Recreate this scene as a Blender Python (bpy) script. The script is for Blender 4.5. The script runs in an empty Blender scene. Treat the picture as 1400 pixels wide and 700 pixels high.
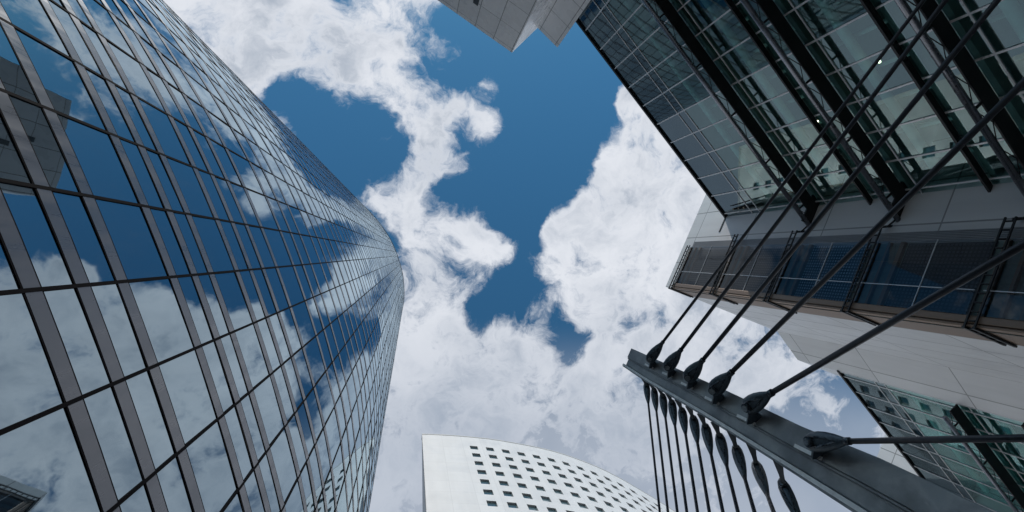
import bpy, math, random
from mathutils import Vector, Matrix
random.seed(4)
SC = bpy.context.scene
COL = SC.collection
R = math.radians

# ------------------------------------------------------------------ camera
F_PX, PPX, PPY = 700.0, 700.0, 348.0
TILT = math.atan(137.0 / F_PX)
CR = Vector((math.cos(TILT), 0, -math.sin(TILT)))      # image right
CF = Vector((math.sin(TILT), 0, math.cos(TILT)))       # view direction
CDN = Vector((0, 1, 0))                                # image down
cam_d = bpy.data.cameras.new('camera')
cam_d.lens = 18.0; cam_d.sensor_width = 36.0
cam_d.shift_y = -2.0 / 1400.0
cam_d.clip_start = 0.05; cam_d.clip_end = 6000
cam = bpy.data.objects.new('camera', cam_d); COL.objects.link(cam)
m = Matrix.Identity(4)
up = -CDN; back = -CF
for i in range(3):
    m[i][0] = CR[i]; m[i][1] = up[i]; m[i][2] = back[i]
cam.matrix_world = m
SC.camera = cam

# ------------------------------------------------------------------ light and exposure
SUN_DIR = Vector((0.08, -0.997, 0)).normalized()
SUN_EL = R(41)
SUN_VEC = Vector((SUN_DIR.x * math.cos(SUN_EL), SUN_DIR.y * math.cos(SUN_EL), math.sin(SUN_EL)))
SC.view_settings.view_transform = 'Standard'
SC.view_settings.look = 'None'
SC.view_settings.exposure = 0.0
SC.view_settings.gamma = 1.0
SC.view_settings.use_curve_mapping = False
sun_d = bpy.data.lights.new('sun', 'SUN'); sun_d.energy = 2.8; sun_d.angle = R(0.5); sun_d.color = (1.0, .95, .88)
sun = bpy.data.objects.new('sun', sun_d); COL.objects.link(sun)
sun.rotation_euler = SUN_VEC.to_track_quat('Z', 'Y').to_euler()
sun.location = (0, 0, 300)
SC.cycles.max_bounces = 8; SC.cycles.glossy_bounces = 5; SC.cycles.transparent_max_bounces = 10
SC.cycles.caustics_reflective = False; SC.cycles.caustics_refractive = False
SC.cycles.use_denoising = True


def ray(x, y):
    D = CR * (x - PPX) + CDN * (y - PPY) + CF * F_PX
    return D / D.z


def mth(nt, op, a, b=None, c=None, clamp=False):
    n = nt.nodes.new('ShaderNodeMath'); n.operation = op; n.use_clamp = clamp
    for i, v in enumerate((a, b, c)):
        if v is None: continue
        if isinstance(v, (int, float)): n.inputs[i].default_value = v
        else: nt.links.new(v, n.inputs[i])
    return n.outputs[0]


def vmt(nt, op, a, b=None, s=None):
    n = nt.nodes.new('ShaderNodeVectorMath'); n.operation = op
    for i, v in enumerate((a, b)):
        if v is None: continue
        if isinstance(v, (tuple, list, Vector)): n.inputs[i].default_value = v
        else: nt.links.new(v, n.inputs[i])
    if s is not None: n.inputs['Scale'].default_value = s
    return n.outputs['Value'] if op in ('DISTANCE', 'LENGTH', 'DOT_PRODUCT') else n.outputs[0]


def noise(nt, vec, scale, detail=6, rough=.55, dist=0.0, col=False, off=None):
    n = nt.nodes.new('ShaderNodeTexNoise')
    n.inputs['Scale'].default_value = scale; n.inputs['Detail'].default_value = detail
    n.inputs['Roughness'].default_value = rough; n.inputs['Distortion'].default_value = dist
    if off: vec = vmt(nt, 'ADD', vec, off)
    if vec is not None: nt.links.new(vec, n.inputs['Vector'])
    return n.outputs['Color'] if col else n.outputs['Fac']


def mrange(nt, v, a, b, c=0.0, d=1.0, smooth=True):
    n = nt.nodes.new('ShaderNodeMapRange')
    n.interpolation_type = 'SMOOTHSTEP' if smooth else 'LINEAR'
    nt.links.new(v, n.inputs['Value'])
    for k, q in (('From Min', a), ('From Max', b), ('To Min', c), ('To Max', d)): n.inputs[k].default_value = q
    return n.outputs['Result']


def mixc(nt, fac, a, b, mode='MIX'):
    n = nt.nodes.new('ShaderNodeMix'); n.data_type = 'RGBA'; n.blend_type = mode
    for key, v in ((0, fac), (6, a), (7, b)):
        if isinstance(v, (int, float)): n.inputs[key].default_value = v
        elif isinstance(v, (tuple, list)): n.inputs[key].default_value = (*v, 1) if len(v) == 3 else v
        else: nt.links.new(v, n.inputs[key])
    return n.outputs[2]


# plan curve of the mirror tower (slope dx/dy against y)
SL = [(-60, 6.0), (-40, 3.2), (-28, 2.0), (-20, 1.25), (-15.5, .956), (-10, .72), (-7, .60), (-5, .525), (-3.5, .45), (-2, .405), (0, .35), (2, .305), (4, .268), (6, .23), (8, .13), (11, .05), (14, 0), (16, -.08), (18, -.163), (20, -.45), (23, -1.0), (28, -2.2), (33, -5)]


def slope(y):
    for (a, u), (b, v) in zip(SL, SL[1:]):
        if a <= y <= b: return u + (v - u) * (y - a) / (b - a)
    return SL[0][1] if y < SL[0][0] else SL[-1][1]


# integrate plan curve by arc length from the mullion nearest the viewer
def march(sgn, stop):
    x, y = -4.91, .47; pts = [(0.0, x, y)]; L = 0; ds = .01
    while L < stop:
        s_ = slope(y); k = 1 / math.sqrt(1 + s_ * s_)
        y += sgn * ds * k; x += sgn * ds * k * s_; L += ds; pts.append((L * sgn, x, y))
    return pts
cp = march(-1, 42)[::-1][:-1] + march(1, 27)
cp_s0 = cp[0][0]




# cloud layer as seen from the square: (x, y, radius, weight), x y on the sky plane via picture directions
CLOUDS = [
 # upper left bank
 (280, -10, 140, .9), (370, 30, 85, .8), (430, 25, 70, .5), (400, 85, 34, .4), (250, -60, 220, .8), (500, 75, 45, .55), (462, 100, 36, .5), (340, 90, 50, .4), (540, 45, 30, .3),
 # drifting streak
 (510, 112, 45, .6), (545, 150, 44, .8), (595, 165, 40, .6), (660, 165, 34, .8), (666, 112, 24, .95), (585, 205, 38, .7), (625, 225, 30, .5), (565, 240, 36, .5),
 (530, 185, 36, .4), (515, 265, 36, .5), (625, 140, 28, .5),
 # middle, broken
 (552, 290, 44, .75), (600, 290, 40, .6), (655, 345, 44, .55), (575, 345, 48, .7), (625, 385, 44, .5), (560, 420, 80, .9), (640, 470, 60, .6), (680, 340, 40, .3), (610, 335, 60, .35), (650, 300, 50, .3), (590, 255, 40, .3),
 # right bank
 (855, 138, 24, .9), (880, 175, 46, 1.0), (850, 215, 46, .8), (910, 240, 90, 1.0), (825, 262, 50, .9), (870, 310, 100, 1.1), (772, 318, 34, .9),
 (765, 360, 44, .7), (820, 380, 80, .8), (920, 370, 110, 1.0), (735, 412, 40, .6), (950, 300, 90, .8), (840, 440, 80, .5),
 # lower bank
 (610, 520, 130, 1.0), (720, 540, 110, .6), (540, 600, 160, .9), (860, 520, 120, .8), (790, 560, 90, .55), (700, 470, 60, .5), (980, 480, 150, .8), (1080, 520, 120, .8),
 (900, 600, 150, .7), (700, 660, 180, .9), (1000, 660, 200, .6), (450, 720, 220, .8), (1215, 600, 50, .6),
 # holes
 (700, 390, 48, -.8), (690, 290, 40, -.6), (725, 300, 50, -.7), (660, 270, 36, -.6), (790, 470, 40, -.6), (735, 250, 60, -.8), (700, 200, 60, -.6), (760, 200, 80, -.7), (455, 215, 38, -.5), (425, 175, 34, -.5), (385, 140, 30, -.45), (500, 225, 24, -.4), (640, 60, 90, -.8), (760, 90, 110, -1.0),
 (655, 425, 32, -.6), (620, 250, 30, -.6), (545, 225, 20, -.3), (805, 590, 40, -.3),
]


def local_normal(p):
    best = min(cp[::20], key=lambda c: abs(c[1] * p.y - c[2] * p.x) / math.hypot(c[1], c[2]) + (9 if c[1] * p.x + c[2] * p.y < 0 else 0))
    k = slope(best[2]); L = math.hypot(1, k); return (1 / L, -k / L)


def plan_refl(p, n):
    n = local_normal(p)
    d = p.x * n[0] + p.y * n[1]
    return Vector((p.x - 2 * d * n[0], p.y - 2 * d * n[1], 1))


# clouds that stand behind the viewer and show in the mirror glass of the tower
MIRROR = [(230, 30, 90, .6), (180, 110, 80, .5), (250, 120, 70, .6), (320, 170, 50, .6), (80, 50, 70, .4), (350, 60, 60, .6), (400, 170, 50, .7), (450, 235, 45, .8), (500, 300, 40, .8), (280, 180, 50, .5), (50, 10, 110, .6), (200, 90, 120, .6), (130, 150, 70, .4), (260, 60, 110, .7), (330, 140, 80, .7), (300, 210, 60, .5), (380, 230, 60, .7), (430, 290, 50, .7), (350, 290, 40, .4),
          (40, 395, 60, .8), (110, 385, 55, .7), (15, 420, 60, .6), (70, 480, 130, .8), (230, 430, 70, .8), (310, 440, 60, .6), (180, 480, 80, .6),
          (60, 600, 180, .9), (200, 580, 150, .9), (330, 600, 120, .8), (400, 460, 50, .5), (450, 380, 60, .6), (360, 520, 60, .4), (470, 440, 60, .5),
          (200, 300, 80, -.8), (100, 260, 90, -.8), (260, 370, 50, -.6), (340, 360, 50, -.5), (340, 490, 45, -.6), (120, 455, 30, -.4)]

world = bpy.data.worlds.new('World'); SC.world = world; world.use_nodes = True
nt = world.node_tree; nt.nodes.clear()
out = nt.nodes.new('ShaderNodeOutputWorld'); bg = nt.nodes.new('ShaderNodeBackground')
nt.links.new(bg.outputs[0], out.inputs[0])
sky = nt.nodes.new('ShaderNodeTexSky'); sky.sky_type = 'NISHITA'; sky.sun_disc = False
sky.sun_elevation = SUN_EL
sky.sun_rotation = math.atan2(SUN_VEC.x, SUN_VEC.y)
sky.altitude = 50; sky.air_density = 1.0; sky.dust_density = .3; sky.ozone_density = 3.0
SKY_STR = 0.10
bg.inputs['Strength'].default_value = SKY_STR
tc = nt.nodes.new('ShaderNodeTexCoord')
sep = nt.nodes.new('ShaderNodeSeparateXYZ'); nt.links.new(tc.outputs['Generated'], sep.inputs[0])
zc = mth(nt, 'MAXIMUM', sep.outputs[2], .06)
comb = nt.nodes.new('ShaderNodeCombineXYZ')
nt.links.new(mth(nt, 'DIVIDE', sep.outputs[0], zc), comb.inputs[0])
nt.links.new(mth(nt, 'DIVIDE', sep.outputs[1], zc), comb.inputs[1])
P0 = comb.outputs[0]
w1 = vmt(nt, 'SCALE', vmt(nt, 'SUBTRACT', noise(nt, P0, 5.0, 3, .5, col=True), (.5, .5, .5)), s=.11)
w3 = vmt(nt, 'SCALE', vmt(nt, 'SUBTRACT', noise(nt, P0, 11.0, 4, .55, col=True, off=(3, 3, 3)), (.5, .5, .5)), s=.06)
w2 = vmt(nt, 'SCALE', vmt(nt, 'SUBTRACT', noise(nt, P0, 17.0, 5, .6, col=True), (.5, .5, .5)), s=.028)
P = vmt(nt, 'MULTIPLY', vmt(nt, 'ADD', vmt(nt, 'ADD', vmt(nt, 'ADD', P0, w1), w3), w2), (1, 1, 0))
field = None
blobs = [(ray(x, y), r / 700.0, w) for x, y, r, w in CLOUDS] + [(plan_refl(ray(x, y), (.947, -.32)), r / 700.0, w) for x, y, r, w in MIRROR]
for x, y, r, w in [(1130, 90, 140, -.5), (1250, 60, 120, -.5), (1010, 130, 90, -.4)]:      # clear sky mirrored in the curtain wall
    q = ray(x, y); d = q.x * .7617 - q.y * .6479
    blobs.append((Vector((q.x - 2 * d * .7617, q.y + 2 * d * .6479, 1)), r / 700.0, w))
for q, r, w in blobs:
    dd = vmt(nt, 'DISTANCE', P, (q.x, q.y, 0))
    v = mrange(nt, dd, r * 1.25, 0.0, 0.0, w)
    field = v if field is None else mth(nt, 'ADD', field, v)
far = mrange(nt, vmt(nt, 'LENGTH', P0), .95, 1.5, 0, .55)
field = mth(nt, 'MINIMUM', mth(nt, 'ADD', field, far), 1.12)
det = mth(nt, 'ADD', mth(nt, 'MULTIPLY', noise(nt, P, 9.0, 13, .62), .6), mth(nt, 'MULTIPLY', noise(nt, P, 24.0, 10, .7, off=(9, 1, 0)), .4))
det2 = noise(nt, P0, 6.0, 4, .55, off=(5, 3, 0))
dens = mth(nt, 'ADD', field, mth(nt, 'MULTIPLY', mth(nt, 'SUBTRACT', det, .5), 3.9))
dens = mth(nt, 'ADD', dens, mth(nt, 'MULTIPLY', mth(nt, 'SUBTRACT', det2, .5), 1.5))
cover = mrange(nt, dens, .24, 1.15, smooth=False)
cover = mrange(nt, cover, 0, 1)
veil = mth(nt, 'MULTIPLY', mrange(nt, sep.outputs[1], .12, .40), mrange(nt, noise(nt, P, 2.2, 4, .5, off=(1, 8, 0)), .2, .7, .62, 1.0))
veil = mth(nt, 'MULTIPLY', veil, .86)
cover = mth(nt, 'MAXIMUM', cover, veil)
# thick cloud is greyer underneath, thin edges are sunlit
thick = mrange(nt, dens, .7, 1.5)
tone = noise(nt, P, 5.5, 9, .62, off=(2, 7, 0))
greyf = mth(nt, 'MULTIPLY', thick, mrange(nt, tone, .36, .74), clamp=True)
lit = (7.7, 8.0, 8.6); dim = (3.5, 4.1, 5.0)
ccol = mixc(nt, greyf, lit, dim)
south = mrange(nt, sep.outputs[1], .02, .42)     # the bank away from the sun is darker below
ccol = mixc(nt, mth(nt, 'MULTIPLY', south, .62), ccol, (3.6, 4.2, 5.2))
fin = mixc(nt, cover, mixc(nt, 1.0, sky.outputs[0], (.40, .915, 1.0), 'MULTIPLY'), ccol)
nt.links.new(fin, bg.inputs['Color'])


# ------------------------------------------------------------------ materials
def mat(name, color, rough=.5, metal=0.0, spec=.5, var=.0, vscale=1.0, bump=0.0, bscale=20, dirt=None, streak=False):
    mt = bpy.data.materials.new(name); mt.use_nodes = True; t = mt.node_tree
    b = t.nodes['Principled BSDF']
    b.inputs['Roughness'].default_value = rough; b.inputs['Metallic'].default_value = metal
    b.inputs['Specular IOR Level'].default_value = spec
    b.inputs['Base Color'].default_value = (*color, 1)
    tcn = t.nodes.new('ShaderNodeTexCoord')
    vec = tcn.outputs['Object']
    if var:
        v = vec
        if streak: v = vmt(t, 'MULTIPLY', vec, (1, 1, .12))
        nz = noise(t, v, vscale, 6, .6)
        f = mrange(t, nz, .3, .7)
        c2 = tuple(max(0, c * (1 - var)) for c in color); c1 = tuple(min(1, c * (1 + var * .6)) for c in color)
        t.links.new(mixc(t, f, c2, c1), b.inputs['Base Color'])
        r2 = mrange(t, nz, .3, .7, max(.02, rough - .08), min(1, rough + .1))
        t.links.new(r2, b.inputs['Roughness'])
    if bump:
        bn = t.nodes.new('ShaderNodeBump'); bn.inputs['Strength'].default_value = bump; bn.inputs['Distance'].default_value = .02
        t.links.new(noise(t, vec, bscale, 4, .6), bn.inputs['Height']); t.links.new(bn.outputs[0], b.inputs['Normal'])
    return mt


def panel_mat(name, color, w, h, gap=.012, rough=.45, dark=.25, var=.06, fine=None):
    """cladding in sheets with open joints; UV in metres"""
    mt = bpy.data.materials.new(name); mt.use_nodes = True; t = mt.node_tree; b = t.nodes['Principled BSDF']
    uv = t.nodes.new('ShaderNodeUVMap').outputs[0]
    br = t.nodes.new('ShaderNodeTexBrick'); br.offset = 0; br.squash = 1
    br.inputs['Scale'].default_value = 1; br.inputs['Brick Width'].default_value = w; br.inputs['Row Height'].default_value = h
    br.inputs['Mortar Size'].default_value = gap; br.inputs['Mortar Smooth'].default_value = .1; br.inputs['Bias'].default_value = 0
    br.inputs['Color1'].default_value = (*[c * (1 - var) for c in color], 1); br.inputs['Color2'].default_value = (*[min(1, c * (1 + var)) for c in color], 1)
    br.inputs['Mortar'].default_value = (*[c * dark for c in color], 1)
    t.links.new(uv, br.inputs['Vector'])
    base_c = br.outputs[0]
    if fine:
        b2_ = t.nodes.new('ShaderNodeTexBrick'); b2_.offset = 0
        b2_.inputs['Scale'].default_value = 1; b2_.inputs['Brick Width'].default_value = fine; b2_.inputs['Row Height'].default_value = 16.6
        b2_.inputs['Mortar Size'].default_value = .07; b2_.inputs['Mortar Smooth'].default_value = 1.0; b2_.inputs['Color1'].default_value = (.97, .97, .97, 1); b2_.inputs['Color2'].default_value = (1, 1, 1, 1)
        b2_.inputs['Mortar'].default_value = (.84, .84, .85, 1); t.links.new(uv, b2_.inputs['Vector'])
        base_c = mixc(t, 1.0, base_c, b2_.outputs[0], 'MULTIPLY')
    st = noise(t, vmt(t, 'MULTIPLY', uv, (1.0, .10, 1)), .8, 2, .5)
    c = mixc(t, mrange(t, st, .35, .8, 0, .16), base_c, tuple(q * .62 for q in color))
    t.links.new(c, b.inputs['Base Color'])
    t.links.new(mrange(t, noise(t, uv, .3, 2, .5), .3, .7, rough - .1, rough + .12), b.inputs['Roughness'])
    bn = t.nodes.new('ShaderNodeBump'); bn.inputs['Distance'].default_value = .05; bn.inputs['Strength'].default_value = .35
    hgt = mth(t, 'MULTIPLY', noise(t, uv, .35, 2, .5), .6)
    t.links.new(hgt, bn.inputs['Height']); t.links.new(bn.outputs[0], b.inputs['Normal'])
    return mt


def mirror_glass(name, base, tint, f0=.35, rough=.015, wav=.25, wscale=.5, ior=1.9):
    mt = bpy.data.materials.new(name); mt.use_nodes = True; t = mt.node_tree; t.nodes.clear()
    o = t.nodes.new('ShaderNodeOutputMaterial')
    d = t.nodes.new('ShaderNodeBsdfDiffuse'); d.inputs[0].default_value = (*base, 1)
    g = t.nodes.new('ShaderNodeBsdfGlossy'); g.inputs['Roughness'].default_value = rough
    lw = t.nodes.new('ShaderNodeFresnel'); lw.inputs[0].default_value = ior
    tcn = t.nodes.new('ShaderNodeTexCoord')
    bn = t.nodes.new('ShaderNodeBump'); bn.inputs['Strength'].default_value = wav; bn.inputs['Distance'].default_value = .01
    t.links.new(noise(t, tcn.outputs['Object'], wscale, 2, .4), bn.inputs['Height'])
    t.links.new(bn.outputs[0], g.inputs['Normal'])
    grime = noise(t, vmt(t, 'MULTIPLY', tcn.outputs['Object'], (1, 1, .25)), 2.6, 7, .65)
    t.links.new(mixc(t, mrange(t, grime, .3, .75, 0, .25), tint, tuple(q * .8 for q in tint)), g.inputs['Color'])
    t.links.new(mixc(t, mrange(t, grime, .45, .8, 0, .5), base, (.06, .065, .07)), d.inputs[0])
    ms = t.nodes.new('ShaderNodeMixShader')
    geo = t.nodes.new('ShaderNodeNewGeometry')
    vf = mth(t, 'ADD', mrange(t, lw.outputs[0], 0, 1, f0, 1.0, smooth=False), mth(t, 'MULTIPLY', mth(t, 'SUBTRACT', geo.outputs['Random Per Island'], .5), .07))
    t.links.new(vf, ms.inputs[0])
    t.links.new(d.outputs[0], ms.inputs[1]); t.links.new(g.outputs[0], ms.inputs[2]); t.links.new(ms.outputs[0], o.inputs[0])
    return mt


def clear_glass(name, tint, refl=(.9, 1, 1), f0=.12, ior=1.55, wav=.3, wscale=.35):
    mt = bpy.data.materials.new(name); mt.use_nodes = True; t = mt.node_tree; t.nodes.clear()
    o = t.nodes.new('ShaderNodeOutputMaterial')
    d = t.nodes.new('ShaderNodeBsdfTransparent'); d.inputs[0].default_value = (*tint, 1)
    g = t.nodes.new('ShaderNodeBsdfGlossy'); g.inputs['Roughness'].default_value = .01; g.inputs['Color'].default_value = (*refl, 1)
    lw = t.nodes.new('ShaderNodeFresnel'); lw.inputs[0].default_value = ior
    tcn = t.nodes.new('ShaderNodeTexCoord')
    bn = t.nodes.new('ShaderNodeBump'); bn.inputs['Strength'].default_value = wav; bn.inputs['Distance'].default_value = .01
    t.links.new(noise(t, tcn.outputs['Object'], wscale, 2, .4), bn.inputs['Height']); t.links.new(bn.outputs[0], g.inputs['Normal'])
    ms = t.nodes.new('ShaderNodeMixShader')
    geo = t.nodes.new('ShaderNodeNewGeometry')
    vf = mth(t, 'ADD', mrange(t, lw.outputs[0], 0, 1, f0, 1.0, smooth=False), mth(t, 'MULTIPLY', mth(t, 'SUBTRACT', geo.outputs['Random Per Island'], .5), .07))
    t.links.new(vf, ms.inputs[0])
    t.links.new(d.outputs[0], ms.inputs[1]); t.links.new(g.outputs[0], ms.inputs[2]); t.links.new(ms.outputs[0], o.inputs[0])
    return mt


def mesh_screen(name, col1, col2, sc):
    """woven metal blind: fine grid in UV metres"""
    mt = bpy.data.materials.new(name); mt.use_nodes = True; t = mt.node_tree; b = t.nodes['Principled BSDF']
    uv = t.nodes.new('ShaderNodeUVMap').outputs[0]
    br = t.nodes.new('ShaderNodeTexBrick'); br.offset = 0
    br.inputs['Scale'].default_value = 1; br.inputs['Brick Width'].default_value = sc; br.inputs['Row Height'].default_value = sc
    br.inputs['Mortar Size'].default_value = sc * .22; br.inputs['Color1'].default_value = (*col1, 1)
    br.inputs['Color2'].default_value = (*[c * .8 for c in col1], 1); br.inputs['Mortar'].default_value = (*col2, 1)
    t.links.new(uv, br.inputs['Vector'])
    t.links.new(mixc(t, mrange(t, noise(t, uv, .5, 5, .6), .3, .7, 0, .5), br.outputs[0], tuple(c * .5 for c in col1)), b.inputs['Base Color'])
    b.inputs['Metallic'].default_value = .4; b.inputs['Roughness'].default_value = .35
    return mt


M = {}
M['tower_glass'] = mirror_glass('tower mirror glass', (.008, .014, .02), (.72, .89, 1.0), f0=.31, wav=.28, wscale=.6, ior=1.6)
M['spandrel'] = mat('brushed grey spandrel', (.15, .158, .178), .32, .45, var=.12, vscale=3, streak=True)
M['gasket'] = mat('black gasket', (.006, .006, .008), .8, spec=.04)
M['tower_core'] = mat('tower dark core', (.02, .02, .022), .7)
M['white_clad'] = panel_mat('white enamel cladding', (.74, .74, .75), 5.7, 16.6, .10, .42, dark=.42, var=.05)
M['white_clad2'] = panel_mat('white enamel cladding wide', (.76, .76, .77), 4.2, 7.05, .07, .30)
M['punch'] = panel_mat('white tiled concrete facade', (.68, .678, .69), 3.6, 3.51, .05, .5, dark=.9, var=.02)
M['punch_in'] = mat('window reveal white', (.5, .5, .5), .5)
M['punch_glass'] = mirror_glass('small window glass', (.06, .10, .115), (.8, .95, 1), f0=.10, ior=1.5)
M['wing_glass'] = clear_glass('teal curtain glass', (.62, .92, .90), (.76, .98, .98), f0=.14, ior=1.5)
M['spandrel_glass'] = mirror_glass('dark spandrel glass', (.012, .018, .022), (.62, .78, .85), f0=.14, ior=1.5, wav=.5)
M['silver'] = mat('silver mullion', (.66, .68, .70), .32, .25, var=.1, vscale=2)
M['black_metal'] = mat('black ledge metal', (.012, .013, .015), .45, .3, var=.3, vscale=1.5)
M['tube'] = mat('steel tube grey', (.22, .23, .26), .26, .8, var=.15, vscale=1)
M['slab'] = mat('interior slab', (.34, .46, .45), .7, var=.3, vscale=.4)
M['duct'] = mat('pale duct', (.72, .90, .86), .4, var=.15, vscale=.6)
M['inner_wall'] = mat('interior dark wall', (.16, .22, .22), .6, var=.5, vscale=.3)
M['ribbed'] = mat('ribbed grey louvre', (.30, .31, .33), .45, .2, var=.1, vscale=1)
M['brown'] = mat('brown bronze cladding', (.25, .175, .13), .5, .2, var=.25, vscale=.25, streak=True)
M['mesh'] = mesh_screen('woven blind', (.28, .36, .43), (.02, .03, .04), .42)
M['mesh_brown'] = mesh_screen('brown woven blind', (.22, .20, .195), (.08, .07, .07), .42)
M['mesh_dark'] = mesh_screen('dark woven blind', (.07, .085, .10), (.015, .02, .025), .42)
M['bay_glass'] = clear_glass('smoked bay glass', (.66, .74, .80), (.42, .46, .50), f0=.03, ior=1.45)
M['mast'] = mat('mast paint grey', (.23, .255, .275), .42, .25, var=.34, vscale=1.3, bump=.15, bscale=60)
M['mast_glint'] = mat('mast painted highlight', (.80, .82, .83), .4, .1, var=.15, vscale=6)  # pale tone paints the highlights on the flange edge and lug strips
M['socket'] = mat('cast socket', (.075, .10, .12), .36, .4, var=.3, vscale=14, bump=.3, bscale=90)
M['pin'] = mat('pin steel', (.07, .085, .10), .3, .8, var=.2, vscale=20)
M['nut'] = mat('worn steel nut', (.30, .32, .33), .35, .8, var=.3, vscale=20)
M['rod'] = mat('black cable', (.018, .021, .028), .38, .3, var=.25, vscale=9)
M['ground'] = mat('granite paving', (.42, .415, .41), .8, var=.2, vscale=.5, bump=.2, bscale=3)
lm = bpy.data.materials.new('lamp glow'); lm.use_nodes = True
lm.node_tree.nodes['Principled BSDF'].inputs['Emission Color'].default_value = (1, .93, .6, 1)
lm.node_tree.nodes['Principled BSDF'].inputs['Emission Strength'].default_value = 6
M['lamp'] = lm


MODULE = 0.466   # metres per drawing unit of the office building (its plan is drawn in these units)

# ------------------------------------------------------------------ mesh helpers
class MB:
    def __init__(s): s.v = []; s.f = []; s.uv = []; s.mi = []
    def quad(s, pts, uv=None, mi=0):
        b = len(s.v); s.v += [tuple(p) for p in pts]; s.f.append(tuple(range(b, b + len(pts))))
        s.uv.append(uv or [(0, 0)] * len(pts)); s.mi.append(mi)
    def hexa(s, c, uvs=None, mi=0):
        # c: 8 corners, 0-3 one side, 4-7 opposite
        idx = ((3, 2, 1, 0), (4, 5, 6, 7), (0, 1, 5, 4), (1, 2, 6, 5), (2, 3, 7, 6), (3, 0, 4, 7))
        b = len(s.v); s.v += [tuple(p) for p in c]
        for q in idx:
            s.f.append(tuple(b + i for i in q)); s.uv.append([uvs[i] if uvs else (0, 0) for i in q]); s.mi.append(mi)
    def tube(s, a, b_, r, n=10, r2=None, cap=True):
        a = Vector(a); b_ = Vector(b_); r2 = r if r2 is None else r2
        d = (b_ - a).normalized(); x = d.orthogonal().normalized(); y = d.cross(x); k = len(s.v)
        for p, rr in ((a, r), (b_, r2)):
            for i in range(n):
                t = 2 * math.pi * i / n; s.v.append(tuple(p + x * (rr * math.cos(t)) + y * (rr * math.sin(t))))
        for i in range(n):
            j = (i + 1) % n; s.f.append((k + i, k + j, k + n + j, k + n + i)); s.uv.append([(0, 0)] * 4); s.mi.append(0)
        if cap:
            s.f.append(tuple(k + i for i in reversed(range(n)))); s.uv.append([(0, 0)] * n); s.mi.append(0)
            s.f.append(tuple(k + n + i for i in range(n))); s.uv.append([(0, 0)] * n); s.mi.append(0)
    def loft(s, rings, cap=True):
        k = len(s.v); n = len(rings[0])
        for r in rings: s.v += [tuple(p) for p in r]
        for a in range(len(rings) - 1):
            for i in range(n):
                j = (i + 1) % n
                s.f.append((k + a * n + i, k + a * n + j, k + (a + 1) * n + j, k + (a + 1) * n + i)); s.uv.append([(0, 0)] * 4); s.mi.append(0)
        if cap:
            s.f.append(tuple(k + i for i in reversed(range(n)))); s.uv.append([(0, 0)] * n); s.mi.append(0)
            e = k + (len(rings) - 1) * n; s.f.append(tuple(e + i for i in range(n))); s.uv.append([(0, 0)] * n); s.mi.append(0)
    def build(s, name, mats, parent=None, smooth=False, recalc=True, label=None, kind=None, bevel=0):
        r_ = parent
        while r_ is not None and r_.parent is not None: r_ = r_.parent
        k_ = MODULE if r_ is not None and r_.name == 'office_building' else 1.0
        me = bpy.data.meshes.new(name); me.from_pydata([(a * k_, b * k_, c * k_) for a, b, c in s.v], [], s.f)
        ul = me.uv_layers.new(name='UVMap'); k = 0
        for fi, u in enumerate(s.uv):
            for q in u: ul.data[k].uv = q; k += 1
        if not isinstance(mats, (list, tuple)): mats = [mats]
        for mm in mats: me.materials.append(mm)
        for p, i in zip(me.polygons, s.mi): p.material_index = i; p.use_smooth = smooth
        o = bpy.data.objects.new(name, me); COL.objects.link(o)
        if parent is not None: o.parent = parent; o.matrix_parent_inverse = parent.matrix_world.inverted()
        if recalc:
            import bmesh
            bm = bmesh.new(); bm.from_mesh(me); bmesh.ops.recalc_face_normals(bm, faces=bm.faces); bm.to_mesh(me); bm.free()
        if bevel:
            bv = o.modifiers.new('bevel', 'BEVEL'); bv.width = bevel; bv.segments = 2; bv.limit_method = 'ANGLE'
        if label: o['label'] = label
        if kind: o['kind'] = kind
        return o


def thing(name, label, cat, loc=(0, 0, 0), group=None):
    o = bpy.data.objects.new(name, None); COL.objects.link(o); o.location = loc
    o.matrix_world = Matrix.Translation(loc); o.empty_display_size = .5
    o['label'] = label; o['category'] = cat
    if group: o['group'] = group
    return o


class Face:
    """vertical facade frame: s along, h up, o outwards"""
    def __init__(f, org, t, n): f.o = Vector((org[0], org[1], 0)); f.t = Vector((t[0], t[1], 0)).normalized(); f.n = Vector((n[0], n[1], 0)).normalized()
    def p(f, s, h, o=0): return f.o + f.t * s + f.n * o + Vector((0, 0, h))
    def box(f, mb, s0, s1, h0, h1, o0, o1, mi=0):
        c = [f.p(s0, h0, o0), f.p(s1, h0, o0), f.p(s1, h1, o0), f.p(s0, h1, o0), f.p(s0, h0, o1), f.p(s1, h0, o1), f.p(s1, h1, o1), f.p(s0, h1, o1)]
        mb.hexa(c, [(s0, h0), (s1, h0), (s1, h1), (s0, h1)] * 2, mi)
    def pane(f, mb, s0, s1, h0, h1, o=0, mi=0):
        q = [f.p(s0, h0, o), f.p(s1, h0, o), f.p(s1, h1, o), f.p(s0, h1, o)]; u = [(s0, h0), (s1, h0), (s1, h1), (s0, h1)]
        if (q[1] - q[0]).cross(q[3] - q[0]).dot(f.n) < 0: q = q[::-1]; u = u[::-1]
        mb.quad(q, u, mi)


def px(p):
    z = p.dot(CF)
    if z < .05: return None
    return (PPX + F_PX * p.dot(CR) / z, PPY + F_PX * p.dot(CDN) / z)


def vis_area(pts):
    q = [px(Vector(p)) for p in pts]
    if any(a is None for a in q): return 0
    if max(a[0] for a in q) < 0 or min(a[0] for a in q) > 1400 or max(a[1] for a in q) < 0 or min(a[1] for a in q) > 700: return 0
    q = [(min(1400, max(0, a[0])), min(700, max(0, a[1]))) for a in q]
    A = 0
    for i in range(len(q)):
        a, b = q[i], q[(i + 1) % len(q)]; A += a[0] * b[1] - b[0] * a[1]
    return abs(A) / 2


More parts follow.
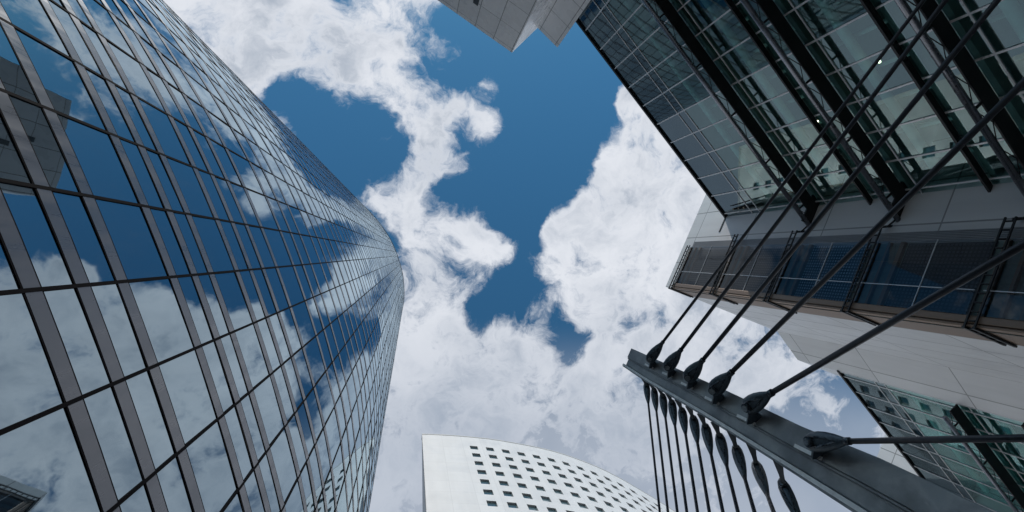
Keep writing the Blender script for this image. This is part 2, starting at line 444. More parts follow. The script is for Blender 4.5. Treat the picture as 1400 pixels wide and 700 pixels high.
def emit_parts(items, name, material, parent, limit=100, smooth=False, recalc=False):
    """items: (area, MB); the largest ones singly, the rest as one stuff part"""
    items = sorted(items, key=lambda t: -t[0])
    for a, mb in items[:limit]:
        if a <= 0: break
        mb.build(name, material, parent, smooth=smooth, recalc=recalc)
    n_done = sum(1 for a, _ in items[:limit] if a > 0)
    rest = MB()
    for a, mb in items[n_done:]:
        k = len(rest.v); rest.v += mb.v; rest.f += [tuple(i + k for i in q) for q in mb.f]; rest.uv += mb.uv; rest.mi += mb.mi
    if rest.v: rest.build(name, material, parent, smooth=smooth, recalc=recalc, kind='stuff')


# ------------------------------------------------------------------ ground
GZ = -1.6
g = MB(); S = 2500
g.quad([(-S, -S, GZ), (S, -S, GZ), (S, S, GZ), (-S, S, GZ)])
go = g.build('ground', M['ground'], recalc=False); go['kind'] = 'structure'

# ------------------------------------------------------------------ curved mirror tower on the left
def curve(s):
    i = int(round((s - cp_s0) / .01)); i = max(0, min(len(cp) - 1, i)); return cp[i][1], cp[i][2]


def curve_n(s):
    x, y = curve(s); k = slope(y); n = Vector((1, -k, 0)).normalized(); return n


def cpt(s, h, o=0):
    x, y = curve(s); n = curve_n(s); return Vector((x + n.x * o, y + n.y * o, h))

tower = thing('glass_tower', 'tall curved mirror glass tower with grey floor bands and dark mullions reflecting clouds', 'tower', (-30, 0, GZ))
BW = 1.56
H_TOP = 185.6
bands = [-.6, .45, 1.5, 3.6, 4.7, 5.75, 7.83, 8.88, 9.96, 11.87, 12.95, 13.95, 15.87, 17.14, 18.5, 20.27, 23.02, 24.93, 26.86, 29.54, 31.65, 33.74, 35.99]
h = bands[-1]; k = 0
while h < H_TOP - 4:
    h += (2.75, 2.1, 2.1)[k % 3]; k += 1; bands.append(h)
ks = list(range(-26, 17))            # mullion indices
def halfw(h): return .155 if h < 30 else .17
# spandrel bands, one mesh per floor band (metal strip with black gaskets)
edges = []
for h in bands:
    w = halfw(h); mb = MB(); gk = MB()
    ss = [i * BW / 2 for i in range(ks[0] * 2, ks[-1] * 2 + 1)]
    for a, b in zip(ss, ss[1:]):
        bnd = lambda m_, e0, e1, o0, o1: m_.quad([cpt(a, e0, o1), cpt(b, e0, o1), cpt(b, e1, o1), cpt(a, e1, o1)])
        gw = .032 if h < 22 else .032 * max(.25, 22 / h - .15)
        gk.v += [tuple(cpt(a, h - w - gw, .012)), tuple(cpt(a, h + w + gw, .012))]
        mb.v += [tuple(cpt(a, h - w, .015)), tuple(cpt(a, h + w, .015))]
        if b == ss[-1]:
            gk.v += [tuple(cpt(b, h - w - gw, .012)), tuple(cpt(b, h + w + gw, .012))]
            mb.v += [tuple(cpt(b, h - w, .015)), tuple(cpt(b, h + w, .015))]
    for m_ in (mb, gk):
        for j in range(len(ss) - 1):
            m_.f.append((2 * j, 2 * j + 2, 2 * j + 3, 2 * j + 1)); m_.uv.append([(0, 0)] * 4); m_.mi.append(0)
    so = mb.build('spandrel', M['spandrel'], tower, smooth=True, recalc=False)
    gk.build('gasket', M['gasket'], so, recalc=False)
    edges.append((h - w, h + w))
# mullions
for i in ks:
    s = i * BW; mb = MB()
    mb.hexa([cpt(s - .032, GZ, 0), cpt(s + .032, GZ, 0), cpt(s + .032, H_TOP, 0), cpt(s - .032, H_TOP, 0), cpt(s - .032, GZ, .018), cpt(s + .032, GZ, .018), cpt(s + .032, H_TOP, .018), cpt(s - .032, H_TOP, .018)])
    mb.build('mullion', M['gasket'], tower)
# panes
items = []
lv = [(edges[i][1], edges[i + 1][0]) for i in range(len(edges) - 1)] + [(edges[-1][1], H_TOP - .6)]
for (h0, h1) in lv:
    for i in ks[:-1]:
        mb = MB(); n = 4; a0 = i * BW
        cols = [a0 + BW * j / n for j in range(n + 1)]
        ta, tb_ = random.uniform(-.0055, .0055), random.uniform(-.005, .005)
        for j, c in enumerate(cols): mb.v += [tuple(cpt(c, h0 + .02, -.002 - ta - tb_ * (j / 2 - 1))), tuple(cpt(c, h1 - .02, -.002 + ta - tb_ * (j / 2 - 1)))]
        for j in range(n): mb.f.append((2 * j, 2 * j + 2, 2 * j + 3, 2 * j + 1)); mb.uv.append([(0, 0)] * 4); mb.mi.append(0)
        items.append((vis_area([mb.v[0], mb.v[-2], mb.v[-1], mb.v[1]]), mb))
emit_parts(items, 'window_pane', M['tower_glass'], tower, 100, smooth=True)
# body behind the glass and the roof edge
body = MB()
ss = [i * BW for i in range(ks[0], ks[-1] + 1)]
ring = [cpt(s, 0, -.06) for s in ss]
x1, y1 = ring[-1].x, ring[-1].y; x0, y0 = ring[0].x, ring[0].y
ring += [Vector((-34, y1 + 3, 0)), Vector((-52, 20, 0)), Vector((-62, -6, 0)), Vector((x0 - 6, y0 - 3, 0))]
body.loft([[(p.x, p.y, GZ) for p in ring], [(p.x, p.y, H_TOP - .3) for p in ring]])
body.build('tower_wall', M['tower_core'], tower)
par = MB()
for a, b in zip(ss, ss[1:]):
    par.hexa([cpt(a, H_TOP - .6, -.3), cpt(b, H_TOP - .6, -.3), cpt(b, H_TOP, -.3), cpt(a, H_TOP, -.3), cpt(a, H_TOP - .6, .08), cpt(b, H_TOP - .6, .08), cpt(b, H_TOP, .08), cpt(a, H_TOP, .08)])
par.build('roof_parapet', M['spandrel'], tower)

# ------------------------------------------------------------------ white curved block with punched windows (below centre)
blk = thing('office_block', 'white curved office block with rows of small square punched windows', 'building', (25, 48, GZ))
HB = 97.0
bp = [ray(*p) * HB for p in [(577, 594), (608, 595), (640, 597.5), (670, 600.5), (700, 605.5), (730, 611), (760, 618), (790, 628), (820, 640), (846, 653), (870, 667), (897, 683), (925, 701), (955, 720), (985, 742)]]
bp = [Vector((p.x, p.y, 0)) for p in bp]
# smooth and resample by arc length
for _ in range(3):
    q = [bp[0]]
    for a, b in zip(bp, bp[1:]): q += [a * .75 + b * .25, a * .25 + b * .75]
    bp = q + [bp[-1]]
cum = [0]
for a, b in zip(bp, bp[1:]): cum.append(cum[-1] + (b - a).length)
def bcur(s):
    if s <= 0: i = 0
    else:
        i = 0
        while i < len(cum) - 2 and cum[i + 1] < s: i += 1
    a, b = bp[i], bp[i + 1]; t = (s - cum[i]) / max(1e-6, cum[i + 1] - cum[i]); p = a + (b - a) * t
    d = (b - a).normalized(); return p, Vector((d.y, -d.x, 0))
def bpt(s, h, o=0):
    p, n = bcur(s); a, _ = bcur(s - 1.2) if s > 1.3 else (p, n); n1 = bcur(max(0, s - 1.2))[1]; n2 = bcur(s + 1.2)[1]; n = (n + n1 + n2).normalized()
    return Vector((p.x + n.x * o, p.y + n.y * o, h))
# first window column azimuth
s_first = min((abs((bcur(s / 50)[0].x / bcur(s / 50)[0].y) - (ray(648, 612).x / ray(648, 612).y)), s / 50) for s in range(10, 1500))[1]
PIT, ROW, WW, WH = 2.97, 3.51, 1.42, 1.62
ncol = int((cum[-1] - s_first - 1) / PIT)
rows = [91.7 - ROW * r for r in range(26)]
wall = MB(); rev = MB(); items = []
cols = [(s_first + PIT * i - WW / 2, s_first + PIT * i + WW / 2) for i in range(ncol)]
sbreaks = [0, cols[0][0] * .33, cols[0][0] * .66]
for a, b in cols: sbreaks += [a, b]
sbreaks.append(cum[-1])
def wq(s0, s1, h0, h1):
    wall.quad([bpt(s0, h0), bpt(s1, h0), bpt(s1, h1), bpt(s0, h1)], [(s0, h0), (s1, h0), (s1, h1), (s0, h1)])
for j in range(len(sbreaks) - 1):
    s0, s1 = sbreaks[j], sbreaks[j + 1]
    is_col = any(abs(s0 - a) < 1e-6 for a, b in cols)
    if not is_col: wq(s0, s1, GZ, HB); continue
    top = HB
    for hr in rows:
        wq(s0, s1, hr + WH / 2, top)
        top = hr - WH / 2
        f0 = [bpt(s0, hr - WH / 2), bpt(s1, hr - WH / 2), bpt(s1, hr + WH / 2), bpt(s0, hr + WH / 2)]
        f1 = [bpt(s0, hr - WH / 2, -.26), bpt(s1, hr - WH / 2, -.26), bpt(s1, hr + WH / 2, -.26), bpt(s0, hr + WH / 2, -.26)]
        for i in range(4):
            k2 = (i + 1) % 4; rev.quad([f0[i], f0[k2], f1[k2], f1[i]])
        mb = MB(); mb.quad([p for p in f1]); items.append((vis_area(f0), mb))
    wq(s0, s1, GZ, top)
wo = wall.build('wall', M['punch'], blk, recalc=False)
rev.build('window_reveal', M['punch_in'], blk, kind='stuff', recalc=False)
emit_parts(items, 'window', M['punch_glass'], blk, 100)
bb = MB()
ring = [bpt(s, 0, -.4) for s in [cum[-1] * i / 24 for i in range(25)]] + [Vector((80, 110, 0)), Vector((10, 115, 0)), Vector((bp[0].x + .4, 80, 0))]
bb.loft([[(p.x, p.y, GZ) for p in ring], [(p.x, p.y, HB - .1) for p in ring]])
bb.build('rear_wall', M['punch_in'], blk)
cap = MB()
for i in range(48):
    a, b = cum[-1] * i / 48, cum[-1] * (i + 1) / 48
    cap.hexa([bpt(a, HB + .004, -1), bpt(b, HB + .004, -1), bpt(b, HB + .35, -1), bpt(a, HB + .35, -1), bpt(a, HB + .004, .06), bpt(b, HB + .004, .06), bpt(b, HB + .35, .06), bpt(a, HB + .35, .06)])
cap.build('roof_coping', M['punch_in'], blk)

# ------------------------------------------------------------------ the big glass and white building on the right
bld = thing('office_building', 'dark glass office building with white panel end walls, black ledges and steel tubes', 'building', (42, 0, GZ))
GB = GZ / MODULE
HW = 89.0     # glass wings
HS = 100.0    # white slabs
PITCH = 14.1
LEDGE = [66.1 - PITCH * i for i in range(5)]
T1 = (.64787564, .76174612); N1 = (-.76174612, .64787564)
C1 = 49.93306
EE = ray(910, 392) * HS; EF = Vector((.90364384, .42828473, 0)); NN = Vector((-.42828473, .90364384, 0))
all_win = []; all_mul = []


def wing(face, s0, s1, grid, top=HW, full=True):
    # main glazing rows
    bh = [top - .5, 80.9, 78.8]
    for b in LEDGE: bh += [b, b - 1.8, b - 9.3]
    bh.append(GB)
    bh = sorted(bh, reverse=True)
    gs = [s0] + [g_ for g_ in grid if s0 + .3 < g_ < s1 - .3] + [s1]
    for hi, lo in zip(bh, bh[1:]):
        dark = hi > 79
        for a, b in zip(gs, gs[1:]):
            mb = MB(); face.pane(mb, a + .05, b - .05, lo + .05, hi - .05)
            all_win.append((vis_area(mb.v), mb, dark))
    for a in gs:
        mb = MB(); face.box(mb, a - .10, a + .10, GB, top - .5, -.06, .13)
        all_mul.append((1, mb))
    for hh in (80.9, 78.8): tr = MB(); face.box(tr, s0, s1, hh - .09, hh + .09, -.05, .10); tr.build('transom', M['silver'], bld)
    for b in LEDGE: tr = MB(); face.box(tr, s0, s1, b - 1.90, b - 1.72, -.05, .10); tr.build('transom', M['silver'], bld)
    cp_ = MB(); face.box(cp_, s0 - .3, s1 + .02, top - .45, top, -1.5, .35); cp_.build('roof_edge', M['black_metal'], bld)


def ledges(face, s0, s1, trim1=0):
    for b in LEDGE:
        mb = MB(); face.box(mb, s0, s1, b - .22, b + .02, .14, 1.9)
        lo = mb.build('ledge', M['black_metal'], bld, bevel=.03)
        fn = MB(); face.box(fn, s0, s1, b - 9.4, b - 9.15, .14, .85); fn.build('fin', M['black_metal'], bld)
        tb = MB(); tb.tube(face.p(s0, b - .05, 3.1), face.p(s1 + .85, b - .05, 3.1), .33, 14)
        to = tb.build('steel_tube', M['tube'], bld, smooth=True)
        tr = MB(); s = s1 - 1.0; zig = 0
        while s > s0 + 2.2:
            a, c = face.p(s, b - .08, 1.95), face.p(s - 2.15, b - .08, 3.0)
            a2 = face.p(s - 4.3, b - .08, 1.95)
            tr.tube(a, c, .05, 6); tr.tube(c, a2, .05, 6)
            if zig % 2 == 0: tr.tube(face.p(s - 2.15, b - .08, 1.9), c, .14, 6)
            s -= 4.3; zig += 1
        tr.build('truss', M['black_metal'], to)


F1 = Face((-N1[0] * C1, -N1[1] * C1), T1, N1)
# careful: plane is N1 . p = -C1
grid1 = [10.6 + 4.3 * i for i in range(-22, 6)]
sB = Vector(T1).dot(Vector((ray(993, 298).x, ray(993, 298).y))) * HW
wing(F1, -26, sB, grid1)
ledges(F1, -26, sB + 1.15)
# return of the wing on the plane of the slab face, d measured towards the corner e
FS = Face((EE.x, EE.y), NN, -EF)          # s = 0 at the corner e, negative towards the glass
dB = -15.3 
pB = F1.p(sB, 0)
dB = (pB - FS.o).dot(FS.t)
oB = (pB - FS.o).dot(FS.n)
FR = Face((EE.x, EE.y), NN, -EF); FR.o = FS.o + FS.n * oB
wing(FR, dB, -12.3, [-13.8])
for b in LEDGE:
    mb = MB(); FR.box(mb, dB - 1.1, -12.32, b - .21, b + .03, .14, 1.88); mb.build('ledge', M['black_metal'], bld)
    tb = MB(); tb.tube(F1.p(sB + 2.0, b - .05, 3.1), FR.p(-10.9, b + 1.1, 1.1), .16, 10); tb.build('corner_brace', M['black_metal'], bld, smooth=True)
    tb = MB(); tb.tube(F1.p(sB + .9, b - .1, 1.8), FR.p(-10.9, b + .3, 1.0), .12, 8); tb.build('corner_brace', M['black_metal'], bld, smooth=True)
# interior of wing one: floors, ducts, back wall
ins = MB()
for b in LEDGE + [80.2]:
    for hh in (b, b - 9.4):
        if hh > 0: F1.box(ins, -26, sB - .5, hh - .5, hh + .1, -12, -.35)
ins.build('floor_slab', M['slab'], bld)
dk = MB()
for b in LEDGE + [80.2]:
    dk.tube(F1.p(-26, b - 3.0, -2.2), F1.p(sB - 2, b - 3.0, -2.2), .55, 12)
    for i in range(13):
        s = sB - 3 - i * 4.3
        dk.tube(F1.p(s, b - 14, -3.4), F1.p(s, b + .4, -3.4), .28, 8)
dk.build('duct', M['duct'], bld, smooth=True)
bw_ = MB(); F1.box(bw_, -26, sB - .6, GB, HW - 1, -14, -12); bw_.build('inner_wall', M['inner_wall'], bld)
rf = MB(); F1.box(rf, -26, sB - .6, HW - 1.2, HW - .6, -14, -.1); rf.build('roof', M['slab'], bld)
# lamps in the ceiling seen through the glass
for (x, y, hh) in [(1038, 57, 56.7), (1087, 130, 50.9), (1118, 166, 42), (1135, 201, 42), (1184, 268, 42), (1203, 84, 42)]:
    r_ = ray(x, y); hz = -C1 / (N1[0] * r_.x + N1[1] * r_.y); p = r_ * hz * 1.02
    mb = MB(); mb.tube(p, p + Vector((0, 0, .12)), .16, 10); mb.build('ceiling_lamp', M['lamp'], bld)


# ---- white slabs
E1 = Vector((.934, .357, 0)).normalized(); EN = Vector((-.357, .934, 0)).normalized()
G1 = Vector((.622, .783, 0)).normalized()


def slab(corner, d_len, e_len, g_len, back_len, hs=HS):
    """plan: end face (d), flank (e), splayed return (g), back"""
    fs = Face((corner.x, corner.y), NN, -EF); fe = Face((corner.x, corner.y), E1, EN)
    a = fs.p(-d_len, 0); c0 = fs.p(0, 0); b = fe.p(e_len, 0); g_ = b + G1 * g_len
    k1 = g_ + E1 * back_len; k2 = a + E1 * back_len
    ring = [a, c0, b, g_, k1, k2]; mb = MB(); u = -d_len
    for p, q in zip(ring, ring[1:] + ring[:1]):
        L = (q - p).length
        mb.quad([(p.x, p.y, GB), (q.x, q.y, GB), (q.x, q.y, hs), (p.x, p.y, hs)], [(u, 3.3 + GB), (u + L, 3.3 + GB), (u + L, hs + 3.3), (u, hs + 3.3)]); u += L
    mb.quad([(p.x, p.y, hs) for p in ring])
    mb.build('wall', M['white_clad'], bld)
    return fs, fe
fs, fe = slab(EE, 26, 28.65, 8.33, 14)
# ribbed strip, brown corner and glazed bay
HBAY = 97.0
rb = MB()
for i in range(7):
    a = -10.38 + i * .2; fs.box(rb, a, a + .11, GB, 96.2, .02, .12)
fs.box(rb, -10.4, -8.98, GB, 96, .004, .02)
rb.build('ribbed_strip', M['ribbed'], bld)
bz = MB(); fs.box(bz, -8.98, .45, GB, HBAY, .01, .04); 
bz.build('bay_back', M['inner_wall'], bld)
br_ = MB(); fe.box(br_, -.9, 4.15, GB, HBAY - 1.2, .05, .35)
fs.box(br_, -.75, .045, GB, HBAY - 1.2, .041, .9)
br_.build('corner_cladding', M['brown'], bld, bevel=.05)
KF = [82 - PITCH * i for i in range(6)]
tops = [HBAY - .5] + KF
bay_items = []
for hi, lo in zip(tops, tops[1:] + [GB]):
    # woven screen behind the smoked glass
    sc_ = MB(); lo_ = max(lo + .3, 0)
    fs.pane(sc_, -8.9, -.8, lo_, hi - 4.6, .12)
    sc_.build('blind', M[('mesh_brown', 'mesh_brown', 'mesh', 'mesh_dark')[min(3, tops.index(hi))]], bld)
    fin_ = MB(); fs.box(fin_, -8.95, -.76, hi - 4.4, hi - 3.9, .1, .5); fs.box(fin_, -8.95, -.76, hi - 2.6, hi - 2.3, .1, .5); fs.box(fin_, -8.95, -.76, hi - .9, hi - .5, .1, .5)
    fin_.build('fin', M['brown'], bld)
    for a, b in ((-8.95, -6.3), (-6.25, -3.4), (-3.35, -.8)):
        for u, v in ((lo_, (lo_ + hi) / 2 - 1.5), ((lo_ + hi) / 2 - 1.4, hi - .9)):
            mb = MB(); fs.pane(mb, a, b, u, v, .75); all_win.append((vis_area(mb.v), mb, 'bay'))
    fr = MB()
    for a in (-3.37,): fs.box(fr, a - .04, a + .04, lo_, hi - .5, .74, .84)
    fs.box(fr, -8.95, -.76, (lo_ + hi) / 2 - 1.5, (lo_ + hi) / 2 - 1.42, .74, .84)
    fr.build('bay_mullion', M['silver'], bld)
    # dark ladder frame round the bay at each ledge
    ld = MB()
    for hh in (hi - .25, hi - 1.15):
        fs.box(ld, -11.0 if hi < 90 else -9.1, .62, hh - .08, hh + .08, 1.0, 1.16)
        fe.box(ld, -1.25, 4.1, hh - .14, hh + .14, .4, .62)
    n_ = 12
    for i in range(n_):
        s = -10.6 + i * .95
        if hi > 90 and s < -9: continue
        fs.box(ld, s, s + .1, hi - 1.02, hi - .38, 1.0, 1.2)
    for i in range(5):
        s = -.8 + i * 1.05; fe.box(ld, s, s + .1, hi - 1.02, hi - .38, .42, .58)
    ld.build('ladder_frame', M['black_metal'], bld)
# ---- second glass wing, beyond the white wall
q0 = ray(1150, 512) * HW; q1 = ray(1262, 655) * HW
t2 = Vector((q1.x - q0.x, q1.y - q0.y)).normalized(); n2 = Vector((-t2.y, t2.x))
F2 = Face((q0.x, q0.y), t2, n2); L2 = (q1.xy - q0.xy).length
wing(F2, -1.0, L2, [L2 - 4.3 * i for i in range(1, 12)])
ledges(F2, -1.0, L2 - .05)
i2 = MB()
for b in LEDGE + [80.2]:
    for hh in (b, b - 9.4):
        if hh > 0: F2.box(i2, -1.0, L2 - .4, hh - .5, hh + .1, -12, -.35)
i2.build('floor_slab', M['slab'], bld)
d2 = MB()
for b in LEDGE + [80.2]: d2.tube(F2.p(-1.0, b - 3, -2.2), F2.p(L2 - 2, b - 3, -2.2), .55, 12)
d2.build('duct', M['duct'], bld, smooth=True)
b2 = MB(); F2.box(b2, -1.0, L2 - .2, GB, HW - .5, -14, -12); F2.box(b2, -1.0, L2 - .3, HW - 1.2, HW - .6, -12, -.1)
b2.build('inner_wall', M['inner_wall'], bld)
# ---- second white slab, showing a corner behind the second wing
c2 = ray(1210, 596) * HS
co = Vector((c2.x, c2.y, 0)) + NN * 20
slab(co, 23, 20, 8, 10)
# ---- white slab at the top of the picture
tp = [ray(*p) * HS for p in [(598, 0), (700, 72), (735, 38), (762, 65)]]
tp = [Vector((p.x, p.y, 0)) for p in tp]
far0 = tp[0] + (tp[0] - tp[1]).normalized() * 4
dirr = Vector((.52, -.854, 0))
poly = [far0, tp[0], tp[1], tp[2], tp[3], tp[3] + dirr * 16, far0 + dirr * 16]
mb = MB(); acc = 0
for a, b in zip(poly, poly[1:] + poly[:1]):
    L = (b - a).length
    n_ = 6 if L > 25 else 1
    mb.quad([(a.x, a.y, GB), (b.x, b.y, GB), (b.x, b.y, HS), (a.x, a.y, HS)], [(acc, 0), (acc + L, 0), (acc + L, HS), (acc, HS)]); acc += L
mb.quad([(p.x, p.y, HS) for p in poly])
mb.build('wall', M['white_clad2'], bld)
tt = (tp[1] - tp[0]).normalized(); FT = Face((tp[1].x, tp[1].y), (tt.x, tt.y), (-tt.y, tt.x))
vt = MB(); FT.box(vt, -10.2, -9.2, 84, 92, .02, .12); vt.build('wall_opening', M['black_metal'], bld)

# glass and mullion parts
win = [(a, mb) for a, mb, d in all_win if d is False]
drk = [(a, mb) for a, mb, d in all_win if d is True]
bay = [(a, mb) for a, mb, d in all_win if d == 'bay']
emit_parts(win, 'window_pane', M['wing_glass'], bld, 55)
emit_parts(drk, 'spandrel_pane', M['spandrel_glass'], bld, 40)
emit_parts(bay, 'bay_window', M['bay_glass'], bld, 40)
for a, mb in all_mul: mb.build('mullion', M['silver'], bld)

# ------------------------------------------------------------------ the raking steel mast
def at(x, y, zc):       # point on the picture ray at distance zc along the view axis
    return CR * ((x - PPX) / F_PX * zc) + CDN * ((y - PPY) / F_PX * zc) + CF * zc
MT = at(860, 493, 18.0); MN = at(1262, 684, 7.4)
AX = (MN - MT).normalized()
mid = (MT + MN) / 2
WD = AX.cross(mid.normalized()).normalized()
if WD.dot(CDN) < 0: WD = -WD          # towards the picture's bottom
DP = WD.cross(AX).normalized()
if DP.dot(mid) < 0: DP = -DP          # away from the viewer


def on_mast(x, y, lift=0.0):
    d = at(x, y, 1.0); o = MT - DP * lift
    k = o.dot(DP) / d.dot(DP); return d * k


def mast_uv(p):
    q = p - MT; return q.dot(AX), q.dot(WD)

mast = thing('steel_mast', 'dark grey raking steel mast holding two rows of cables', 'mast', tuple(MT + AX * 16))
top_e = [mast_uv(on_mast(*p)) for p in [(872, 480), (1000, 537), (1096, 583), (1200, 625), (1292, 668), (1360, 700)]]
low_e = [mast_uv(on_mast(*p)) for p in [(852, 501), (880, 520), (960, 568), (1080, 644), (1160, 696)]]
def lin(tab, s):
    tab = sorted(tab)
    if s <= tab[0][0]: a, b = tab[0], tab[1]
    elif s >= tab[-1][0]: a, b = tab[-2], tab[-1]
    else:
        for a, b in zip(tab, tab[1:]):
            if a[0] <= s <= b[0]: break
    return a[1] + (b[1] - a[1]) * (s - a[0]) / (b[0] - a[0])
stations = [-.25 + .35 * i for i in range(52)]
def strip(name, fa, fb, d0, d1, material, s_from=None, parent=None, bevel=.012):
    """prism along the mast between across-fractions fa and fb and depths d0 (near) .. d1"""
    rings = []
    for s in stations:
        if s_from is not None and s < s_from: continue
        u, l = lin(top_e, s), lin(low_e, s); sc = (l - u)
        w0, w1 = u + sc * fa, u + sc * fb
        o = MT + AX * s
        rings.append([o + WD * w0 + DP * d0 * sc, o + WD * w1 + DP * d0 * sc, o + WD * w1 + DP * d1 * sc, o + WD * w0 + DP * d1 * sc])
    mb = MB(); mb.loft(rings); return mb.build(name, material, parent or mast, bevel=bevel)
strip('upper_flange', 0.0, .50, .0, .16, M['mast'])
strip('web_plate', .50, .86, .10, .30, M['mast'])
strip('web_ridge', .50, .56, .04, .10, M['mast'])
strip('lower_flange', .86, 1.0, -.05, .20, M['mast'])
strip('flange_edge_glint', .862, .945, -.068, -.052, M['mast_glint'], bevel=0)  # lit line along the flange edge, put into the colour
strip('rear_flange', .05, .95, .55, .70, M['mast'])
strip('rear_web', .40, .58, .301, .549, M['mast'])


def cast_socket(eye, tip, base, r, parent, facing):
    """almond shaped open socket with fork eye, pin, and lug plate down to the mast"""
    ax = (tip - eye).normalized(); L = (tip - eye).length
    side = facing.cross(ax).normalized(); fc = ax.cross(side).normalized()
    prof = [(-.30, .30), (-.22, .72), (-.05, 1.0), (.18, 1.04), (.42, .95), (.68, .72), (.88, .46), (1.0, .30), (1.06, .26)]
    rings = []
    for a, w in prof:
        o = eye + ax * (L * a); n = 16
        rings.append([o + side * (r * w * math.cos(2 * math.pi * i / n)) + fc * (r * .62 * w * math.sin(2 * math.pi * i / n)) for i in range(n)])
    mb = MB(); mb.loft(rings); so = mb.build('socket', M['socket'], parent, smooth=True)
    pn = MB(); pn.tube(eye - fc * r * .95, eye + fc * r * .95, r * .55, 16); pn.tube(eye - fc * r * 1.05, eye + fc * r * 1.05, r * .28, 12); pn.build('pin', M['pin'], so)
    sl_ = MB()
    for q in (-1, 1):
        for sg in (-1, 1):
            a = eye + ax * L * .02 + fc * sg * r * .50 + side * q * r * .46; b = eye + ax * L * .50 + fc * sg * r * .52 + side * q * r * .30
            sl_.tube(a, b, r * .17, 8, r2=r * .10)
    sl_.build('fork_arm', M['pin'], so, smooth=True)
    for sg in (-1, 1): nt_ = MB(); nt_.tube(eye + fc * sg * r * .9, eye + fc * sg * r * 1.12, r * .40, 6); nt_.build('nut', M['nut'], so)
    rb_ = MB()
    for sg in (-1, 1):
        a = eye + ax * L * .18 + fc * sg * r * .62; b = eye + ax * L * .72 + fc * sg * r * .42
        for q in (-1, 1): rb_.tube(a + side * q * r * .5, b, r * .10, 6)
    rb_.build('rib', M['pin'], so)
    return so


def lug(eye, base, r, facing, wide, parent, mt_):
    ax = (base - eye).normalized(); side = facing.cross(ax).normalized(); fc = ax.cross(side).normalized(); th = r * .28
    L = (base - eye).length
    pr = [(-r * .8, -r * .5), (-r * .8, r * .5), (L * .5, r * .7), (L, wide), (L, -wide), (L * .5, -r * .7)]
    mb = MB(); mb.loft([[eye + ax * a + side * b + fc * th for a, b in pr], [eye + ax * a + side * b - fc * th for a, b in pr]])
    return mb.build('lug', mt_, parent)


def depth_at(p): return p.dot(CF)
def along(a, b, n_px):
    pa = px(a); lo, hi = 0.0, 1.0
    for _ in range(30):
        m_ = (lo + hi) / 2; q = px(a + (b - a) * m_)
        if math.hypot(q[0] - pa[0], q[1] - pa[1]) < n_px: lo = m_
        else: hi = m_
    return a + (b - a) * lo
UP = [  # eye, tip, lug base, far point, nearness of the far point
 ((890, 489), (908.5, 471.4), (893, 501), (1263, 0), .72),
 ((914.5, 500), (933, 482), (919, 513), (1293, 0), .70),
 ((943, 514), (962, 496), (947, 528), (1364, 0), .68),
 ((978, 531), (1001.7, 514), (983, 549), (1400, 112), .62),
 ((1026, 554), (1055, 542), (1032, 576), (1400, 334), .60),
 ((1114, 604), (1158, 604), (1122, 622), (1400, 599), .66)]
ORD = ['first', 'second', 'third', 'fourth', 'fifth', 'sixth', 'seventh', 'eighth', 'ninth', 'tenth', 'eleventh']
UPL = ['thin dark cable fixed nearest the mast tip, running up past the glass building',
       'dark cable fixed second from the mast tip on the upper side',
       'dark cable fixed third from the mast tip on the upper side',
       'dark cable fixed fourth from the mast tip, crossing the brown bay diagonally',
       'thick dark cable fixed fifth from the mast tip, crossing the white panel wall',
       'thick dark cable running nearly level in front of the lower glass wing']
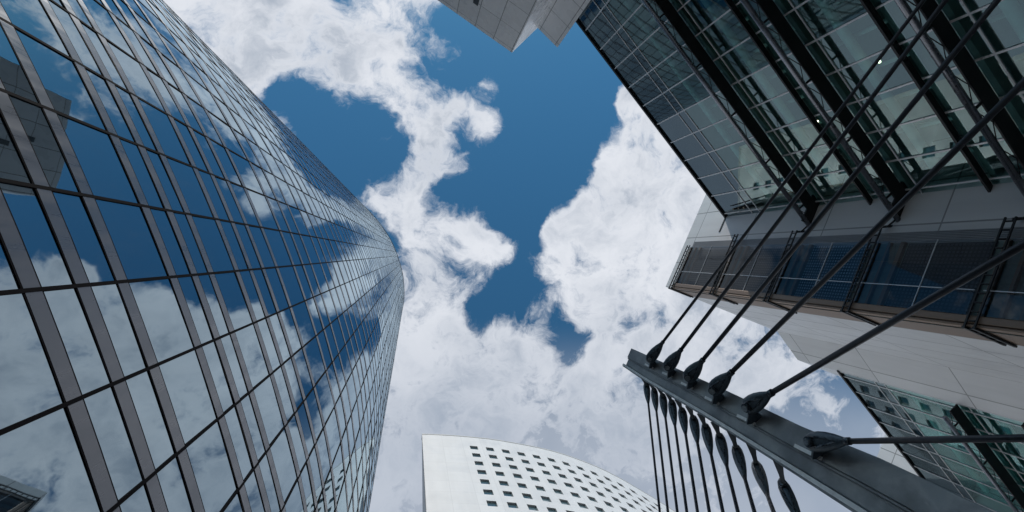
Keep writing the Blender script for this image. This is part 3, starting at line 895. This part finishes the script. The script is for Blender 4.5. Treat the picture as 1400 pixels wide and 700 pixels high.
for i, (eye, tip, base, farp, nr) in enumerate(UP):
    pb = on_mast(*base); z = depth_at(pb)
    e3 = at(*eye, z * .985); t3 = at(*tip, z * (.985 - .012 * (1 + i * .3)))
    f3 = at(*farp, z * nr)
    t3 = along(e3, f3, math.hypot(tip[0] - eye[0], tip[1] - eye[1]))   # socket in line with its cable
    f_ext = f3 + (f3 - t3) * 0.9
    kz = (f_ext.z - GZ); 
    if f_ext.z < GZ: f_ext = t3 + (f_ext - t3) * ((t3.z - GZ) / (t3.z - f_ext.z))
    th = thing('stay_cable', UPL[i], 'cable', tuple(e3), 'cables fixed along the upper side of the mast')
    r = z * (6.8 + i * 1.2) / 700
    e3_ = e3; cast_socket(e3, t3, pb, r, th, -e3.normalized())
    rr = z * (1.9 + .42 * i if i < 5 else 3.6) / 700
    rd = MB(); rd.tube(t3 - (t3 - e3) * .1, f_ext, rr, 12, r2=rr); rd.build('rod', M['rod'], th, smooth=True)
    cl = MB(); d_ = (f3 - t3).normalized(); cl.tube(t3 - d_ * r * .2, t3 + d_ * r * .35, rr * 1.35, 12); cl.build('collar', M['pin'], th, smooth=True)
    lug(e3, pb + DP * .02, r * .8, -e3.normalized(), r * 1.0, mast, M['socket'])
    # strip beside the lug, a light reflection painted by its pale colour
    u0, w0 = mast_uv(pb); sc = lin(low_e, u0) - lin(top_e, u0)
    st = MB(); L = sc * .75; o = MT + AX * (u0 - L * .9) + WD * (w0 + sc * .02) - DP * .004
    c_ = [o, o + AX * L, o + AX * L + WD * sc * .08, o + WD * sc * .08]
    st.hexa(c_ + [q - DP * .03 for q in c_]); st.build('glint_strip', M['mast_glint'], mast)

LOW = [((884, 529), (887.5, 552), 902), ((894.6, 537), (897.8, 562.4), 913.2), ((906.5, 545), (910, 571.4), 926), ((919, 554), (922.7, 582.5), 939), ((933, 565), (937.6, 594), 953.6),
       ((948.6, 576), (953.6, 606), 969.8), ((965.5, 588), (972.3, 621.6), 988.3), ((985, 601.5), (994.2, 637.8), 1008.9), ((1008, 618), (1018.4, 655.8), 1031.5), ((1035.5, 640), (1049.2, 679), 1057.7), ((1073, 668), (1098, 718), None)]
for i, (eye, tip, xe) in enumerate(LOW):
    pb = on_mast(eye[0] - 4 - i * .6, eye[1] - 12 - i * 1.9 - max(0, i - 7) * 3); z = depth_at(pb)
    e3 = at(*eye, z * 1.0); 
    farp = (xe, 700) if xe else (1130, 790)
    f3 = at(*farp, z * .80)
    t3 = at(*tip, z * .985); t3 = along(e3, f3, math.hypot(tip[0] - eye[0], tip[1] - eye[1]))
    f_ext = t3 + (f3 - t3) * 6
    if f_ext.z < GZ: f_ext = t3 + (f_ext - t3) * ((t3.z - GZ) / (t3.z - f_ext.z))
    where = 'nearest the mast tip' if i == 0 else ('at the picture edge, with the largest socket' if i == 10 else ORD[i] + ' from the mast tip')
    th = thing('hanger_cable', 'thin dark cable hanging below the mast, ' + where, 'cable', tuple(e3), 'cables hanging from the lower side of the mast')
    r = z * (4.3 + i * .36) / 700
    cast_socket(e3, t3, pb, r, th, -e3.normalized())
    rr = z * (1.35 + .12 * i) / 700
    rd = MB(); rd.tube(t3 - (t3 - e3) * .1, f_ext, rr, 10); rd.build('rod', M['rod'], th, smooth=True)
    lug(e3, pb, r * .6, -e3.normalized(), r * .8, mast, M['mast'])
